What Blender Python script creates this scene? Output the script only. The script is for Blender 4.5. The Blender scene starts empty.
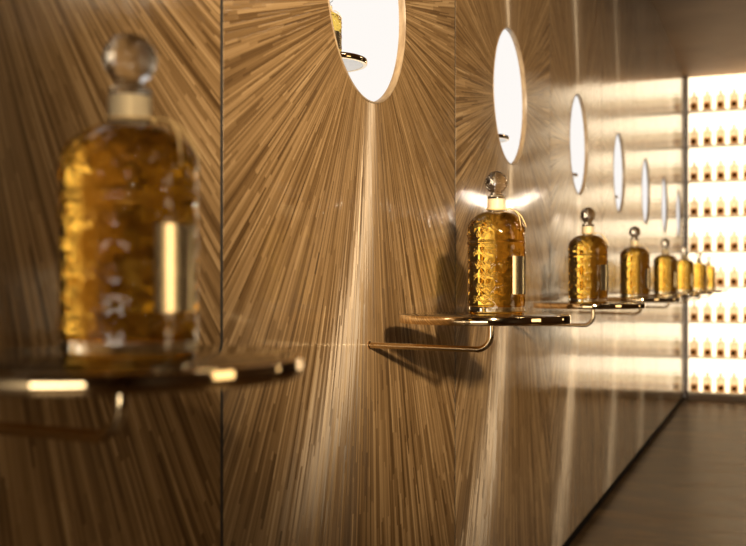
import bpy, bmesh, math, random
from mathutils import Vector, Matrix
random.seed(7)
S = bpy.context.scene
COL = S.collection
PI = math.pi

# ------------------------------------------------------------------ layout (metres)
EYE = 0.979                      # camera height
CAMX = 0.697                     # camera distance from the panelled wall (wall front face is x = 0)
YAW = math.atan(0.402)
H = 2.70                         # ceiling
W = 1.0686                       # panel width
Y0 = 0.115                       # near edge of the nearest panel
NP = 8
YB = 8.80                        # far lit wall
PT = 0.011                       # panel thickness
PR = 0.194                       # porthole radius
PZ = EYE + 0.527                 # porthole centre height
XR, YF = 4.2, -3.2               # right wall, wall behind the camera
def pc(k): return Y0 + W * (k + .5)

# ------------------------------------------------------------------ helpers
def link(name, bm, mats, parent=None, smooth=True, angle=None):
    me = bpy.data.meshes.new(name)
    bmesh.ops.recalc_face_normals(bm, faces=bm.faces[:])
    bm.to_mesh(me); bm.free()
    if not isinstance(mats, (list, tuple)): mats = [mats]
    for m in mats: me.materials.append(m)
    if smooth:
        me.shade_smooth()
        if angle: me.set_sharp_from_angle(angle=math.radians(angle))
    o = bpy.data.objects.new(name, me); COL.objects.link(o)
    if parent: o.parent = parent
    return o
def tag(o, label=None, cat=None, group=None, kind=None):
    if label: o['label'] = label
    if cat: o['category'] = cat
    if group: o['group'] = group
    if kind: o['kind'] = kind
    return o
def empty(name, loc=(0, 0, 0), rz=0):
    o = bpy.data.objects.new(name, None); COL.objects.link(o)
    o.location = loc; o.rotation_euler = (0, 0, rz); o.empty_display_size = .05
    return o
def copy_tree(o, parent=None):
    c = o.copy(); COL.objects.link(c); c.parent = parent
    for ch in list(o.children): copy_tree(ch, c)
    return c
def box(bm, a, b, bev=0, mat=0):
    vs = [bm.verts.new((x, y, z)) for x in (a[0], b[0]) for y in (a[1], b[1]) for z in (a[2], b[2])]
    fs = [bm.faces.new([vs[i] for i in q]) for q in ((0,1,3,2),(4,6,7,5),(0,4,5,1),(2,3,7,6),(0,2,6,4),(1,5,7,3))]
    for f in fs: f.material_index = mat
    if bev:
        es = list({e for f in fs for e in f.edges})
        bmesh.ops.bevel(bm, geom=es, offset=bev, segments=2, affect='EDGES', profile=.5)
    return bm
def lathe(prof, n=64, disp=None, bm=None):
    """surface of revolution about z; profile points (r, z); r = 0 closes to a pole"""
    bm = bm or bmesh.new()
    rings = []
    for r, z in prof:
        if r < 1e-7: rings.append([bm.verts.new((0, 0, z))])
        else:
            ring = []
            for i in range(n):
                a = 2 * PI * i / n
                rr = r + (disp(a, z) if disp else 0)
                ring.append(bm.verts.new((rr * math.cos(a), rr * math.sin(a), z)))
            rings.append(ring)
    for p, q in zip(rings, rings[1:]):
        for i in range(n):
            j = (i + 1) % n
            if len(p) == 1 and len(q) == 1: continue
            if len(p) == 1: bm.faces.new((p[0], q[i], q[j]))
            elif len(q) == 1: bm.faces.new((p[i], p[j], q[0]))
            else: bm.faces.new((p[i], p[j], q[j], q[i]))
    return bm
def tube(bm, pts, r, n=14, caps=True):
    pts = [Vector(p) for p in pts]
    up = Vector((0.123, 0.991, 0.05)).normalized()
    rings = []; t_prev = None; nrm = None
    for i, p in enumerate(pts):
        t = (pts[min(i + 1, len(pts) - 1)] - pts[max(i - 1, 0)]).normalized()
        if nrm is None: nrm = (up - t * up.dot(t)).normalized()
        else: nrm = (nrm - t * nrm.dot(t)).normalized()
        b = t.cross(nrm)
        rr = r(i / (len(pts) - 1)) if callable(r) else r
        rings.append([bm.verts.new(p + (nrm * math.cos(2*PI*k/n) + b * math.sin(2*PI*k/n)) * rr) for k in range(n)])
    for a, c in zip(rings, rings[1:]):
        for k in range(n): bm.faces.new((a[k], a[(k+1) % n], c[(k+1) % n], c[k]))
    if caps: bm.faces.new(rings[0][::-1]); bm.faces.new(rings[-1])
    return bm
def sphere(bm, c, r, u=32, v=20, s=(1, 1, 1)):
    m = Matrix.Translation(c) @ Matrix.Diagonal((*s, 1))
    bmesh.ops.create_uvsphere(bm, u_segments=u, v_segments=v, radius=r, matrix=m)
    return bm

# ------------------------------------------------------------------ materials
class N:
    """tiny node-tree writer"""
    def __init__(s, name):
        s.m = bpy.data.materials.new(name); s.m.use_nodes = True
        s.t = s.m.node_tree; s.t.nodes.clear()
        s.out = s.t.nodes.new('ShaderNodeOutputMaterial')
    def node(s, typ, **kw):
        n = s.t.nodes.new(typ)
        for k, v in kw.items(): setattr(n, k, v)
        return n
    def put(s, sock, v):
        if isinstance(v, bpy.types.NodeSocket): s.t.links.new(v, sock)
        else: sock.default_value = v
    def math(s, op, a, b=None, c=None):
        n = s.node('ShaderNodeMath', operation=op)
        for i, v in enumerate((a, b, c)):
            if v is not None: s.put(n.inputs[i], v)
        return n.outputs[0]
    def xyz(s, x, y, z):
        n = s.node('ShaderNodeCombineXYZ')
        for i, v in enumerate((x, y, z)): s.put(n.inputs[i], v)
        return n.outputs[0]
    def white(s, vec):
        n = s.node('ShaderNodeTexWhiteNoise', noise_dimensions='3D'); s.put(n.inputs['Vector'], vec); return n.outputs['Value']
    def noise(s, vec, scale=5, detail=3, rough=.55):
        n = s.node('ShaderNodeTexNoise'); s.put(n.inputs['Vector'], vec)
        n.inputs['Scale'].default_value = scale; n.inputs['Detail'].default_value = detail; n.inputs['Roughness'].default_value = rough
        return n.outputs[0]
    def ramp(s, fac, stops):
        n = s.node('ShaderNodeValToRGB'); s.put(n.inputs[0], fac)
        el = n.color_ramp.elements
        while len(el) < len(stops): el.new(.5)
        for e, (p, c) in zip(el, stops): e.position = p; e.color = (*c, 1)
        return n.outputs[0]
    def principled(s, **kw):
        n = s.node('ShaderNodeBsdfPrincipled')
        for k, v in kw.items():
            k = k.replace('_', ' ')
            s.put(n.inputs[k], (*v, 1) if isinstance(v, tuple) and len(v) == 3 else v)
        s.t.links.new(n.outputs[0], s.out.inputs[0])
        return n
def simple(name, col, rough=.5, metal=0, **kw):
    n = N(name); n.principled(Base_Color=col, Roughness=rough, Metallic=metal, **kw); return n.m
def emit(name, col, strength):
    n = N(name); e = n.node('ShaderNodeEmission'); e.inputs[0].default_value = (*col, 1); e.inputs[1].default_value = strength
    n.t.links.new(e.outputs[0], n.out.inputs[0]); return n.m

def straw_material():
    """straw marquetry: thin strips radiating from the panel's own porthole centre (object origin)"""
    n = N('straw_marquetry')
    tc = n.node('ShaderNodeTexCoord'); sep = n.node('ShaderNodeSeparateXYZ')
    n.t.links.new(tc.outputs['Object'], sep.inputs[0])
    y, z = sep.outputs[1], sep.outputs[2]
    oi = n.node('ShaderNodeObjectInfo'); rnd = oi.outputs['Random']
    r = n.math('SQRT', n.math('ADD', n.math('MULTIPLY', y, y), n.math('MULTIPLY', z, z)))
    phi = n.math('ARCTAN2', y, z)
    wob = n.math('MULTIPLY', n.math('SUBTRACT', n.noise(n.xyz(n.math('MULTIPLY', phi, 9), n.math('MULTIPLY', r, 2.2), rnd), 1, 2), .5), .018)
    ph = n.math('ADD', phi, wob)
    def strips(count, seglen, seed):
        a = n.math('MULTIPLY', ph, count)
        ca = n.math('FLOOR', a)
        off = n.white(n.xyz(ca, seed, rnd))
        cr = n.math('FLOOR', n.math('ADD', n.math('DIVIDE', r, seglen), n.math('MULTIPLY', off, 7)))
        return n.white(n.xyz(ca, cr, n.math('ADD', rnd, seed))), n.math('FRACT', a)
    f1, fr = strips(150, .19, 3.1)
    f2, _ = strips(87, .34, 9.7)
    f3, _ = strips(26, .9, 5.3)
    fib = n.noise(n.xyz(n.math('MULTIPLY', phi, 260), n.math('MULTIPLY', r, 7), rnd), 1, 3, .65)
    v = n.math('ADD', n.math('MULTIPLY', f1, .40), n.math('MULTIPLY', f2, .24))
    v = n.math('ADD', v, n.math('MULTIPLY', f3, .06))
    v = n.math('ADD', v, n.math('MULTIPLY', fib, .42))
    v = n.math('SUBTRACT', v, .06)
    col = n.ramp(v, [(.06, (.032, .0145, .005)), (.30, (.130, .070, .026)), (.54, (.250, .147, .061)), (.74, (.390, .248, .117)), (.94, (.57, .40, .21))])
    # tangent along the strip (radial), the sheen spreads across it
    sx = n.xyz(0.0, y, z)
    nv = n.node('ShaderNodeVectorMath', operation='NORMALIZE'); n.t.links.new(sx, nv.inputs[0])
    vt = n.node('ShaderNodeVectorTransform', vector_type='VECTOR', convert_from='OBJECT', convert_to='WORLD')
    n.t.links.new(nv.outputs[0], vt.inputs[0])
    b = n.node('ShaderNodeBump'); b.inputs['Strength'].default_value = .22; b.inputs['Distance'].default_value = .0012
    n.t.links.new(n.math('ADD', f1, fib), b.inputs['Height'])
    b2 = n.node('ShaderNodeBump'); b2.inputs['Strength'].default_value = .10; b2.inputs['Distance'].default_value = .0012
    n.t.links.new(n.math('ADD', f1, fib), b2.inputs['Height'])
    rough = n.math('ADD', .48, n.math('MULTIPLY', f2, .08))
    p = n.principled(Base_Color=col, Roughness=.6, Specular_IOR_Level=0.0, Normal=b.outputs[0],
                     Coat_Weight=1.0, Coat_Roughness=.08, Coat_IOR=1.45, Coat_Normal=b2.outputs[0])
    # silky sheen of the straw: sharp along each strip, wide across it
    g = n.node('ShaderNodeBsdfAnisotropic', distribution='GGX')
    g.inputs['Color'].default_value = (1, .88, .72, 1); n.put(g.inputs['Roughness'], rough)
    g.inputs['Anisotropy'].default_value = .74
    n.put(g.inputs['Rotation'], n.math('MULTIPLY', n.math('SUBTRACT', f1, .5), .02))
    n.t.links.new(vt.outputs[0], g.inputs['Tangent']); n.t.links.new(b.outputs[0], g.inputs['Normal'])
    mx = n.node('ShaderNodeMixShader'); mx.inputs[0].default_value = .065
    n.t.links.new(p.outputs[0], mx.inputs[1]); n.t.links.new(g.outputs[0], mx.inputs[2]); n.t.links.new(mx.outputs[0], n.out.inputs[0])
    return n.m
def floor_material():
    n = N('polished_stone_floor')
    tc = n.node('ShaderNodeTexCoord'); mp = n.node('ShaderNodeMapping')
    n.t.links.new(tc.outputs['Object'], mp.inputs[0]); mp.inputs['Scale'].default_value = (.8, 2.6, 1)
    a = n.noise(mp.outputs[0], 2.2, 7, .62)
    c = n.noise(tc.outputs['Object'], 9, 5, .6)
    v = n.math('ADD', n.math('MULTIPLY', a, .75), n.math('MULTIPLY', c, .25))
    col = n.ramp(v, [(.34, (.028, .014, .006)), (.50, (.085, .047, .020)), (.64, (.18, .108, .050))])
    br = n.node('ShaderNodeTexBrick'); mp2 = n.node('ShaderNodeMapping')
    n.t.links.new(tc.outputs['Object'], mp2.inputs[0]); mp2.inputs['Location'].default_value = (.3, .05, 0)
    n.t.links.new(mp2.outputs[0], br.inputs['Vector'])
    br.offset = 0; br.inputs['Scale'].default_value = 1; br.inputs['Mortar Size'].default_value = .004
    br.inputs['Brick Width'].default_value = 1.5; br.inputs['Row Height'].default_value = 1.5
    mix = n.node('ShaderNodeMix', data_type='RGBA')
    n.put(mix.inputs[0], br.outputs['Fac']); n.t.links.new(col, mix.inputs[6]); mix.inputs[7].default_value = (.012, .008, .005, 1)
    p = n.principled(Base_Color=mix.outputs[2], Roughness=.8, Specular_IOR_Level=0.0)
    g = n.node('ShaderNodeBsdfAnisotropic', distribution='GGX'); g.inputs['Color'].default_value = (1, .9, .78, 1)
    n.put(g.inputs['Roughness'], n.math('ADD', .20, n.math('MULTIPLY', a, .26)))
    mx = n.node('ShaderNodeMixShader'); mx.inputs[0].default_value = .12
    n.t.links.new(p.outputs[0], mx.inputs[1]); n.t.links.new(g.outputs[0], mx.inputs[2]); n.t.links.new(mx.outputs[0], n.out.inputs[0])
    return n.m
def ceiling_material():
    n = N('lacquered_ceiling')
    tc = n.node('ShaderNodeTexCoord')
    a = n.noise(tc.outputs['Object'], 1.6, 4)
    col = n.ramp(a, [(.3, (.24, .140, .066)), (.7, (.36, .22, .11))])
    n.principled(Base_Color=col, Roughness=.62, Specular_IOR_Level=.25)
    return n.m
def trim_wood():
    n = N('porthole_wood')
    tc = n.node('ShaderNodeTexCoord'); mp = n.node('ShaderNodeMapping')
    n.t.links.new(tc.outputs['Object'], mp.inputs[0]); mp.inputs['Scale'].default_value = (4, 1, 1)
    a = n.noise(mp.outputs[0], 30, 4)
    n.principled(Base_Color=n.ramp(a, [(.3, (.22, .145, .08)), (.7, (.38, .275, .165))]), Roughness=.38)
    return n.m
def wall_wood():
    n = N('dark_walnut')
    tc = n.node('ShaderNodeTexCoord'); mp = n.node('ShaderNodeMapping')
    n.t.links.new(tc.outputs['Object'], mp.inputs[0]); mp.inputs['Scale'].default_value = (6, 6, .5)
    a = n.noise(mp.outputs[0], 3, 4)
    n.principled(Base_Color=n.ramp(a, [(.3, (.05, .026, .012)), (.7, (.12, .068, .034))]), Roughness=.45)
    return n.m
def glass(name, col, ior, rough=0.0):
    n = N(name); g = n.node('ShaderNodeBsdfGlass'); g.inputs[0].default_value = (*col, 1)
    g.inputs['Roughness'].default_value = rough; g.inputs['IOR'].default_value = ior
    n.t.links.new(g.outputs[0], n.out.inputs[0]); return n.m
def translucent(name, col, mixf=.65):
    n = N(name); d = n.node('ShaderNodeBsdfPrincipled'); d.inputs[0].default_value = (*col, 1); d.inputs['Roughness'].default_value = .15
    t = n.node('ShaderNodeBsdfTranslucent'); t.inputs[0].default_value = (*col, 1)
    m = n.node('ShaderNodeMixShader'); m.inputs[0].default_value = mixf
    n.t.links.new(d.outputs[0], m.inputs[1]); n.t.links.new(t.outputs[0], m.inputs[2]); n.t.links.new(m.outputs[0], n.out.inputs[0])
    return n.m
M = dict(
    straw=straw_material(), floor=floor_material(), ceil=ceiling_material(), rim=trim_wood(), walnut=wall_wood(),
    brass=simple('polished_brass', (.88, .68, .42), .045, 1), rod=simple('bronzed_brass', (.80, .64, .42), .10, 1),
    shelf_top=simple('smoked_glass_top', (.03, .018, .010), .05, 0, IOR=1.6),
    seam=simple('dark_bronze_strip', (.035, .030, .026), .55, 0, Specular_IOR_Level=.25), black=simple('black_recess', (.008, .006, .005), .8, Specular_IOR_Level=.05),
    glass=glass('clear_glass', (1, 1, 1), 1.47), liquid=glass('amber_perfume', (.985, .81, .36), .945),
    wrap=simple('pale_gold_thread', (.86, .75, .55), .40, .5), cord=simple('gold_cord', (.72, .50, .22), .5, .3),
    foil=simple('gold_foil', (1.0, .84, .56), .24, 1),
    white=simple('white_lacquer', (.86, .84, .80), .5), board=simple('white_shelf_board', (.82, .78, .72), .35),
    lit=emit('backlit_white', (1, .78, .51), 2.6), cavity_floor=emit('niche_floor_fill', (1, .955, .90), 1.7), cavity=emit('niche_light_panel', (1, .955, .91), .90),
    winlit=emit('lit_window_glow', (1, .86, .66), 5.5), dispwarm=emit('lit_display_glow', (1, .74, .42), 3.0),
    peach=translucent('pale_amber_glass', (1.0, .95, .84), .85), amberlab=translucent('amber_label', (1.0, .66, .20), .6),
    darklab=simple('dark_label', (.03, .016, .006), .4), capm=simple('taupe_cap', (.16, .12, .085), .35),
    stone=simple('beige_plinth', (.52, .44, .35), .4),
)

# ------------------------------------------------------------------ room shell
def struct(name, bm, mat, **kw):
    o = link(name, bm, mat, smooth=False, **kw); o['kind'] = 'structure'; return o
CAVX = -.62
struct('floor', box(bmesh.new(), (CAVX - .1, YF - .1, -.1), (XR + .1, YB + .3, 0)), M['floor'])
struct('ceiling', box(bmesh.new(), (CAVX - .1, YF - .1, H), (XR + .1, YB + .3, H + .1)), M['ceil'])
struct('wall_right', box(bmesh.new(), (XR, YF, 0), (XR + .1, YB + .3, H)), M['walnut'])
struct('wall_front', box(bmesh.new(), (CAVX - .1, YF - .1, 0), (XR, YF, H)), M['walnut'])
struct('wall_back', box(bmesh.new(), (CAVX - .1, YB + .06, 0), (XR, YB + .16, H)), M['white'])
# light cavity behind the panels
w = struct('wall_left', box(bmesh.new(), (CAVX - .08, YF, 0), (CAVX - .02, YB + .06, H)), M['white'])
wl = link('light_panel', box(bmesh.new(), (CAVX - .02, YF + .1, .25), (CAVX, YB, H - .15)), M['cavity'], w, smooth=False)
link('light_panel', box(bmesh.new(), (CAVX + .01, YF + .1, .2), (-.06, YB - .03, .23)), M['cavity_floor'], w, smooth=False)  # unseen glowing floor, added to brighten the niche discs from below
link('light_panel', box(bmesh.new(), (CAVX, YB - .02, .25), (-PT - .02, YB, H - .15)), M['cavity'], w, smooth=False)
# wall stretch behind the camera, before the first panel
struct('wall_near', box(bmesh.new(), (-PT, YF, 0), (0, Y0 - .003, H)), M['walnut'])
struct('baseboard_left', box(bmesh.new(), (-.05, Y0, 0), (-.012, YB, .058)), M['black'])
struct('window_1', box(bmesh.new(), (.02, YF, .30), (2.0, YF + .02, .86)), M['winlit'])
def window_box(name, y0, y1, z0, z1, mat):
    o = struct(name, box(bmesh.new(), (XR - .02, y0, z0), (XR, y1, z1)), mat); return o
window_box('window_2', 6.2, 6.8, .68, 1.15, M['dispwarm'])
window_box('window_3', .9, 1.9, .6, 1.6, M['dispwarm'])

# ------------------------------------------------------------------ marquetry panels with a round porthole
PZ0, PZ1 = .05, H - .004
def panel_mesh():
    bm = bmesh.new()
    hw = W / 2 - .0044; zb, zt = PZ0 - PZ, PZ1 - PZ
    angs = sorted(set([2 * PI * i / 128 for i in range(128)] + [math.atan2(z, y) % (2 * PI) for y in (-hw, hw) for z in (zb, zt)]))
    def edge(a):
        c, s = math.cos(a), math.sin(a); t = 1e9
        if abs(c) > 1e-9: t = min(t, hw / abs(c))
        if s > 1e-9: t = min(t, zt / s)
        if s < -1e-9: t = min(t, zb / s)
        return c * t, s * t
    fi, fo, bi, bo = [], [], [], []
    for a in angs:
        c, s = math.cos(a), math.sin(a); ey, ez = edge(a)
        fi.append(bm.verts.new((0, PR * c, PR * s))); fo.append(bm.verts.new((0, ey, ez)))
        bi.append(bm.verts.new((-PT, PR * c, PR * s))); bo.append(bm.verts.new((-PT, ey, ez)))
    n = len(angs)
    for i in range(n):
        j = (i + 1) % n
        bm.faces.new((fi[i], fi[j], fo[j], fo[i])); bm.faces.new((bi[i], bo[i], bo[j], bi[j]))
        bm.faces.new((fo[i], fo[j], bo[j], bo[i])); bm.faces.new((fi[i], bi[i], bi[j], fi[j]))
    return bm
def ring_mesh():
    """thin wooden lining ring of the porthole with a rounded lip"""
    bm = bmesh.new(); n = 128
    prof = [(PR - .0003, -.013), (PR - .0003, .0004), (PR - .0008, .0012), (PR - .0020, .0015), (PR - .0032, .0012), (PR - .0037, .0004), (PR - .0037, -.013)]
    rings = [[bm.verts.new((x, r * math.cos(2*PI*i/n), r * math.sin(2*PI*i/n))) for i in range(n)] for r, x in prof]
    for k in range(len(rings)):
        a, b = rings[k], rings[(k + 1) % len(rings)]
        for i in range(n): bm.faces.new((a[i], a[(i+1) % n], b[(i+1) % n], b[i]))
    return bm
PANEL_LABELS = [
    'straw marquetry wall panel behind the large blurred bottle nearest the camera',
    'widest seen straw panel whose round opening shows a gold rimmed disc, pale streak below it',
    'straw panel behind the sharply focused perfume bottle, with the narrow oval-looking lit opening',
    'straw panel behind the second smaller bottle, third round lit opening along the wall',
    'fourth straw panel beyond the sharp bottle\'s one in the row, pale glare across its middle',
    'third from last straw panel before the lit bottle wall',
    'second from last straw panel before the lit bottle wall',
    'last straw panel, touching the corner of the lit bottle wall',
]
PANEL_LABELS[4] = 'fifth straw panel counted along the wall from the blurred bottle, washed with pale glare'
pm = rm = sm = None
for k in range(NP):
    y = pc(k)
    if pm is None:
        o = link('wall_cladding', panel_mesh(), M['straw'], smooth=False); pm = o.data
        rg = link('porthole_rim', ring_mesh(), M['rim'], o, angle=40); rm = rg.data
        st = link('edge_strip', box(bmesh.new(), (-PT, -W/2 - .0044, PZ0 - PZ), (-.0006, -W/2 + .0044, PZ1 - PZ)), M['seam'], o, smooth=False); sm = st.data
        first = o
    else: o = copy_tree(first)
    o.location = (0, y, PZ)
    tag(o, PANEL_LABELS[k], 'wall panel', 'straw marquetry panels along the wall', 'thing')

# ------------------------------------------------------------------ round brass shelves on bent arms
SR, STH = .151, .0142
SHX = .220                     # disc centre from the wall
SZ = EYE - .0572               # top of the disc
def make_shelf():
    root = empty('wall_shelf')
    e = .0010
    prof = [(0, -STH), (SR - e, -STH), (SR - e*.3, -STH + e*.3), (SR, -STH + e), (SR, -e), (SR - e*.3, -e*.3), (SR - e, 0), (SR - .006, 0), (SR - .006, -.004), (0, -.004)]
    link('rim', lathe(prof, 128), M['brass'], root, angle=50)
    link('shelf_top', lathe([(0, -.004), (SR - .0062, -.004), (SR - .0062, -.0002), (SR - .0066, 0), (0, 0)], 96), M['shelf_top'], root, angle=40)
    # arm: horizontal from the wall, quarter bend, up to the disc
    px, pz = .012, -.0625; R = .026
    pts = [(-SHX + .0015, 0, pz + .003)]
    pts += [(-SHX + (px - R + SHX) * i / 8, 0, pz + .003 * (1 - i / 8)) for i in range(1, 9)]
    pts += [(px - R + R * math.sin(a), 0, pz + R - R * math.cos(a)) for a in [PI/2 * i / 12 for i in range(1, 13)]]
    pts += [(px, 0, -STH + .0005)]
    arm = link('arm', tube(bmesh.new(), pts, .0054, 20), M['rod'], root, angle=50)
    bm = lathe([(0, 0), (.0078, 0), (.0078, .0018), (.0070, .0026), (0, .0026)], 24)
    bmesh.ops.rotate(bm, verts=bm.verts[:], matrix=Matrix.Rotation(PI/2, 3, 'Y')); bmesh.ops.translate(bm, verts=bm.verts[:], vec=(-SHX, 0, pz + .003))
    link('wall_plate', bm, M['brass'], root, angle=40)
    return root
SHELF_LABELS = [
    'round brass-edged shelf carrying the large blurred bottle nearest the camera',
    'round brass-edged shelf in sharp focus under the sharp bottle, its arm casting a shadow',
    'round brass shelf under the second bottle beyond the blurred one, just past the sharp shelf',
    'fourth round brass shelf counted along the wall from the blurred one',
    'fifth round brass shelf counted along the wall from the blurred one',
    'third from last of the round brass wall shelves, toward the lit bottle wall',
    'second from last of the round brass wall shelves, before the lit bottle wall',
    'last round brass wall shelf, beside the lit bottle wall',
]
SHELF_LABELS[2] = 'round brass shelf right after the sharply focused one along the wall'
shelf0 = make_shelf()
for k in range(NP):
    s = shelf0 if k == 0 else copy_tree(shelf0)
    y = pc(k) - (.010 if k == 0 else .004)
    s.location = (SHX, y, SZ)
    tag(s, SHELF_LABELS[k], 'shelf', 'round brass shelves along the wall')

# ------------------------------------------------------------------ perfume bottle (height 0.26)
RB = .0535
def bee(u, v):
    """relief height of one bee centred at 0,0 (metres)"""
    h = math.exp(-((u / .0021) ** 2 + ((v + .0008) / .0048) ** 2))            # body
    h += .9 * math.exp(-((u / .0018) ** 2 + ((v - .0052) / .0018) ** 2))      # head
    for s in (-1, 1):
        a = math.radians(38) * s
        uu, vv = u - s * .0046, v - .0008
        p, q = uu * math.cos(a) + vv * math.sin(a), -uu * math.sin(a) + vv * math.cos(a)
        h += .75 * math.exp(-((p / .0040) ** 2 + (q / .0019) ** 2))           # wings
    return h
def disp(a, z):
    d = 0.0
    c = 2 * PI * RB
    if .012 < z < .122:
        row = round((z - .024) / .0212); row = max(0, min(4, row))
        zc = .024 + row * .0212
        nn = 14; st = c / nn; u = a * RB + (row % 2) * st / 2
        u = (u + st / 2) % st - st / 2
        d += .0010 * bee(u, z - zc)
    elif .132 < z < .182:
        # scalloped festoon on the dome
        nn = 14; st = c / nn; u = ((a * RB) % st) / st
        sc = .150 + .010 * abs(math.sin(PI * u)) ; d += .0013 * math.exp(-((z - sc) / .0022) ** 2)
        sc = .160 + .008 * abs(math.sin(PI * (u + .5))); d += .0012 * math.exp(-((z - sc) / .0020) ** 2)
        sc = .172 - .006 * abs(math.sin(PI * u)); d += .0009 * math.exp(-((z - sc) / .0018) ** 2)
        uu = (u - .5) * st
        d += .0016 * math.exp(-((uu / .0024) ** 2 + ((z - .142) / .0028) ** 2))
    return d
def dome(ro, zo, rn, zn, n):
    out = []
    for i in range(n + 1):
        t = i / n * PI / 2
        out.append((rn + (ro - rn) * max(math.cos(t), 0) ** .88, zo + (zn - zo) * math.sin(t) ** .95))
    return out
def make_bottle():
    root = empty('perfume_bottle')
    prof = [(0, .0022), (.038, .0022), (.043, .0), (.049, .0), (.0522, .0010), (RB, .0035), (RB, .008)]
    prof += [(RB, .010 + .113 * i / 84) for i in range(85)]
    prof += [(RB + .0004, .1245), (RB + .0017, .1262), (RB + .0017, .1285), (RB + .0004, .130), (RB, .1315)]
    prof += [(RB, .1335 + .0095 * i / 7) for i in range(8)]
    dm = dome(RB, .1440, .0140, .1845, 34)
    prof += dm
    prof += [(.0136, .188), (.0136, .205), (.0152, .2085), (.0168, .2105), (.0168, .2135), (.0150, .2148), (0, .2148)]
    body = link('glass_body', lathe(prof, 252, disp), M['glass'], root, angle=60)
    g = .0042
    lp = [(0, .011), (RB - g - .004, .011), (RB - g - .0012, .0122), (RB - g, .0155)] + [(RB - g, .0155 + .125 * i / 4) for i in range(1, 5)]
    for r, z in dome(RB - g, .1405, .0100, .1800, 22):
        if z < .1745: lp.append((r, z)); rl = r
    lp += [(rl - .002, .1747), (0, .1747)]
    link('perfume', lathe(lp, 96), M['liquid'], root, angle=60)
    # thread wrapping round the neck with fine horizontal turns
    wp = [(.0139, .1865)]
    for i in range(11):
        z = .1875 + i * .0019
        wp += [(.0163, z), (.0172, z + .00095)]
    wp += [(.0163, .2085), (.0139, .2090), (.0139, .1865)]
    link('neck_wrap', lathe(wp, 48), M['wrap'], root, angle=60)
    # cord: a knot and two tails
    bm = bmesh.new()
    a0 = math.radians(30)
    def P(r, ang, z): return (r * math.cos(a0 + ang), r * math.sin(a0 + ang), z)
    ringpts = [(.0180 * math.cos(2*PI*i/40), .0180 * math.sin(2*PI*i/40), .1890 + .0006 * math.sin(4*PI*i/40)) for i in range(41)]
    tube(bm, ringpts, .0011, 8)
    sphere(bm, P(.0195, 0, .189), .0026, 12, 8)
    for da, r1, zz in ((.05, .056, .1565), (-.35, .053, .150)):
        cp = [P(.019, 0, .189), P(.027, da * .3, .1905), P(.038, da * .7, .1855), P(.048, da, .176), P(r1, da * 1.2, zz)]
        pts = []
        for i in range(len(cp) - 1):
            for t in (0, .34, .67): pts.append(Vector(cp[i]).lerp(Vector(cp[i+1]), t))
        pts.append(Vector(cp[-1]))
        for _ in range(2): pts = [pts[0]] + [(pts[i-1] + pts[i] * 2 + pts[i+1]) / 4 for i in range(1, len(pts) - 1)] + [pts[-1]]
        tube(bm, pts, .0009, 8)
    link('cord', bm, M['cord'], root)
    # gold foil label, a curved sheet facing local +x
    bm = bmesh.new(); r0, r1 = RB + .0021, RB + .0026; aw = math.radians(21)
    na = 16; vs = {}
    for i in range(na + 1):
        a = -aw + 2 * aw * i / na
        for j, z in enumerate((.034, .103)):
            for k, r in enumerate((r0, r1)): vs[i, j, k] = bm.verts.new((r * math.cos(a), r * math.sin(a), z))
    for i in range(na):
        for k in (0, 1): bm.faces.new((vs[i,0,k], vs[i+1,0,k], vs[i+1,1,k], vs[i,1,k]))
        for j in (0, 1): bm.faces.new((vs[i,j,0], vs[i+1,j,0], vs[i+1,j,1], vs[i,j,1]))
    for i in (0, na): bm.faces.new((vs[i,0,0], vs[i,1,0], vs[i,1,1], vs[i,0,1]))
    link('foil_label', bm, M['foil'], root, angle=40)
    # ball stopper
    def dimple(a, z):
        if z < .2215: return 0
        th = math.acos(max(-1, min(1, (z - .2388) / .0212)))
        rw = round(th / .42); nn = max(1, round(15 * math.sin(rw * .42)))
        st = 2 * PI / nn; u = ((a + (rw % 2) * st / 2 + st / 2) % st - st / 2) * math.sin(th); v = th - rw * .42
        return -.0011 * math.sin(th) * math.exp(-(u * u + v * v) / .022)
    bm = lathe([(0, .2149), (.0100, .2149), (.0112, .2160), (.0112, .2180)] + [(.0212 * math.sin(t), .2388 - .0212 * math.cos(t)) for t in [math.radians(d) for d in range(28, 180, 3)]] + [(0, .2600)], 128, dimple)
    link('stopper', bm, M['glass'], root, angle=60)
    return root
BOTTLES = [  # y from the photograph, x from the wall
    (.677, 'large out-of-focus perfume bottle nearest the camera on the blurred brass shelf'),
    (1.822, 'sharply focused gold perfume bottle with ball stopper and bee relief, loose cord at its neck'),
    (2.811, 'perfume bottle right after the sharply focused one along the wall'),
    (3.815, 'fourth perfume bottle in the row counted from the large blurred one'),
    (4.935, 'fifth perfume bottle in the row counted from the large blurred one'),
    (6.00, 'third from last perfume bottle in the row, toward the lit bottle wall'),
    (7.19, 'second from last perfume bottle in the row on the wall shelves'),
    (8.26, 'last perfume bottle in the row on wall shelves, before the lit bottle wall'),
]
bottle0 = make_bottle()
for k, (y, lab) in enumerate(BOTTLES):
    b = bottle0 if k == 0 else copy_tree(bottle0)
    b.location = (.213, y, SZ); b.scale = (1.025, 1.025, .993) if k == 0 else (1, 1, 1.018); b.rotation_euler = (0, 0, math.radians(-15 if k == 0 else -22))
    tag(b, lab, 'perfume bottle', 'perfume bottles on the wall shelves')

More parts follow.
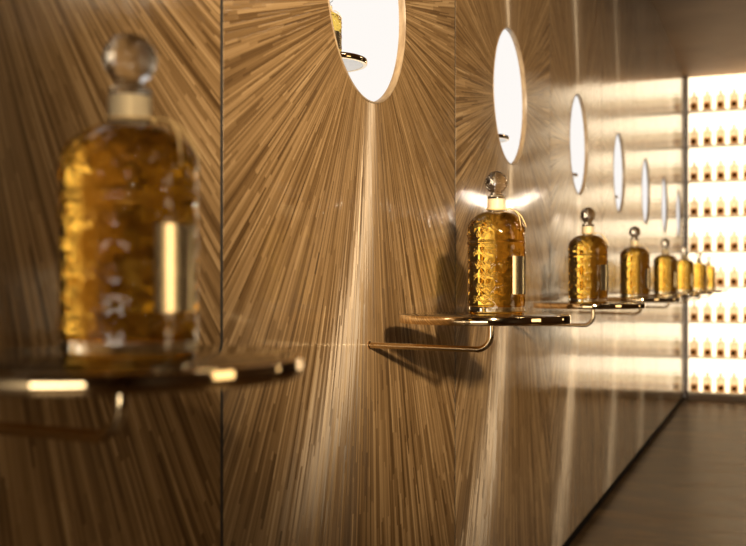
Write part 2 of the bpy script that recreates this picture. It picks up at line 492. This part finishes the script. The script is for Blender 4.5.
# ------------------------------------------------------------------ what stands in the lit niches behind the portholes
NS = .477
NZ, NX = EYE + .414, -.076
for k, word in ((1, 'large pale round opening nearest the camera'), (2, 'round opening above the sharply focused bottle'), (3, 'third pale round opening along the wall'), (4, 'fourth pale round opening along the wall')):
    yc = pc(k) - .020
    r = empty('niche_shelf', (NX, yc, NZ))
    tag(r, 'small gold-rimmed disc shelf inside the ' + word, 'shelf', 'small disc shelves inside the openings')
    rr, th, e = .0735, .0105, .0012
    link('disc', lathe([(0, -th + .001), (rr - .0075, -th + .001), (rr - .0077, -th + .0016), (rr - .0077, -.0005), (0, -.0005)], 64), M['white'], r, angle=40)
    link('rim', lathe([(rr - .0075, -th), (rr - e, -th), (rr, -th + e), (rr, -e), (rr - e, 0), (rr - .0075, 0), (rr - .0075, -th)], 96), M['brass'], r, angle=50)
    link('arm', tube(bmesh.new(), [(CAVX - NX, 0, -.0045), (-.071, 0, -.0045)], .0030, 12), M['rod'], r)
    b = copy_tree(bottle0)
    b.location = (NX, yc, NZ); b.scale = (NS, NS, NS); b.rotation_euler = (0, 0, math.radians(-20))
    tag(b, 'small gold bottle with loose cords inside the ' + word, 'perfume bottle', 'small bottles inside the openings')

# ------------------------------------------------------------------ lit bottle wall at the far end
UX1 = 1.12
FRONT = YB - .115
wb = bpy.data.objects['wall_back']
def upart(name, a, b, m, parent=wb):
    return link(name, box(bmesh.new(), a, b), m, parent, smooth=False)
upart('backlit_panel', (.018, YB - .012, .06), (UX1, YB, H - .005), M['lit'])
upart('corner_post', (.0008, FRONT, .0), (.024, YB - .012, H - .005), M['walnut'])
upart('end_wall', (UX1, FRONT, 0), (XR - .001, YB + .058, H - .001), M['walnut'])
struct('baseboard_back', box(bmesh.new(), (.025, FRONT - .004, 0), (UX1, YB, .045)), M['stone'])
ROWZ = [.066 + .2915 * i for i in range(9)][::-1]
ORD = ['first', 'second', 'third', 'fourth', 'fifth', 'sixth', 'seventh', 'eighth', 'ninth', 'tenth']
for i, z in enumerate(ROWZ):
    b = link('display_shelf', box(bmesh.new(), (.025, FRONT, z - .012), (UX1, YB - .0125, z), .0015), M['board'], smooth=False)
    wh = 'topmost' if i == 0 else 'lowest' if i == 8 else ORD[i] + ' from the top'
    tag(b, f'thin white glowing-wall shelf board, {wh}, carrying small amber bottles', 'shelf', 'white shelf boards of the lit bottle wall')
def make_vial():
    root = empty('small_bottle')
    hb = .039
    prof = [(0, 0), (hb - .004, 0), (hb, .004), (hb, .108)] + [(.011 + (hb - .011) * math.cos(t), .108 + .026 * math.sin(t)) for t in [PI/2 * i / 8 for i in range(1, 9)]] + [(.009, .139), (0, .139)]
    link('glass_body', lathe(prof, 28), M['peach'], root, angle=50)
    link('cap', lathe([(0, .139), (.0085, .139), (.0095, .141), (.0095, .162), (.007, .167), (0, .168)], 16), M['capm'], root, angle=50)
    def patch(hw, z0, z1, r):
        bm = bmesh.new(); n = 8; vs = {}
        for i in range(n + 1):
            a = -PI/2 - hw + 2 * hw * i / n
            for j, z in enumerate((z0, z1)):
                for q, rr in enumerate((r, r + .0006)): vs[i, j, q] = bm.verts.new((rr * math.cos(a), rr * math.sin(a), z))
        for i in range(n):
            for q in (0, 1): bm.faces.new((vs[i,0,q], vs[i+1,0,q], vs[i+1,1,q], vs[i,1,q]))
            for j in (0, 1): bm.faces.new((vs[i,j,0], vs[i+1,j,0], vs[i+1,j,1], vs[i,j,1]))
        for i in (0, n): bm.faces.new((vs[i,0,0], vs[i,1,0], vs[i,1,1], vs[i,0,1]))
        return bm
    lb = link('label', patch(.72, .012, .068, hb + .0003), M['amberlab'], root, angle=50)
    link('emblem', patch(.46, .022, .058, hb + .0012), M['darklab'], lb, angle=50)
    return root
v0 = make_vial(); used = False
NCOL = 10
for i, z in enumerate(ROWZ):
    row = 'top shelf' if i == 0 else 'lowest shelf' if i == 8 else ORD[i] + ' shelf from the top'
    for c in range(NCOL):
        b = copy_tree(v0) if used else v0; used = True
        b.location = (.072 + .1045 * c, FRONT + .048 + random.uniform(-.004, .004), z)
        b.rotation_euler = (0, 0, random.uniform(-.12, .12))
        tag(b, f'{ORD[c]} small amber bottle from the wooden wall on the lit {row}', 'bottle', 'small amber bottles on the lit shelves')

# ------------------------------------------------------------------ lights
def area(name, loc, target, size, energy, col, shape='DISK', sy=None, spread=None):
    l = bpy.data.lights.new(name, 'AREA'); l.shape = shape; l.size = size; l.energy = energy; l.color = col
    if sy: l.size_y = sy
    if spread: l.spread = spread
    o = bpy.data.objects.new(name, l); COL.objects.link(o); o.location = loc
    o.rotation_euler = (Vector(target) - Vector(loc)).to_track_quat('-Z', 'Y').to_euler()
    return o
def spot(name, loc, target, energy, col, angle, blend, radius):
    l = bpy.data.lights.new(name, 'SPOT'); l.energy = energy; l.color = col
    l.spot_size = math.radians(angle); l.spot_blend = blend; l.shadow_soft_size = radius
    o = bpy.data.objects.new(name, l); COL.objects.link(o); o.location = loc
    o.rotation_euler = (Vector(target) - Vector(loc)).to_track_quat('-Z', 'Y').to_euler()
    return o
spot('spotlight', (2.06, -1.77, 1.78), (0, 2.6, 1.30), 1750, (1, .81, .56), 29.5, .9, .09)
area('ceiling_fill', (2.2, 1.0, H - .02), (2.2, 1.0, 0), .6, 10, (1, .80, .55))  # this disc and the next are added warm room fill, without fittings
area('ceiling_fill', (2.2, 4.5, H - .02), (2.2, 4.5, 0), .6, 10, (1, .80, .55))

wd = bpy.data.worlds.new('world'); S.world = wd; wd.use_nodes = True
wd.node_tree.nodes['Background'].inputs[0].default_value = (.9, .75, .55, 1); wd.node_tree.nodes['Background'].inputs[1].default_value = .02

area('arc_glint_light', (1.5, 8.3, 1.64), (0, 2.7, 1.19), .07, 2.2, (1, .86, .66))  # small light added to draw the arc glints on the panels, no fixture
# ------------------------------------------------------------------ camera
cam = bpy.data.cameras.new('camera'); co = bpy.data.objects.new('camera', cam); COL.objects.link(co)
co.location = (CAMX, 0, EYE); co.rotation_euler = (PI / 2, 0, YAW)
cam.sensor_width = 36; cam.lens = 1000 / 746 * 36; cam.shift_y = 9 / 746
cam.clip_start = .02
cam.dof.use_dof = True; cam.dof.focus_distance = 1.87; cam.dof.aperture_fstop = cam.lens / 1000 / .0105
S.camera = co
S.view_settings.view_transform = 'Standard'; S.view_settings.look = 'None'
S.view_settings.gamma = 1; S.view_settings.use_curve_mapping = False
S.view_settings.exposure = 0.15
S.cycles.use_denoising = True
S.cycles.max_bounces = 16; S.cycles.transmission_bounces = 14; S.cycles.glossy_bounces = 6; S.cycles.diffuse_bounces = 5
S.cycles.sample_clamp_indirect = 6
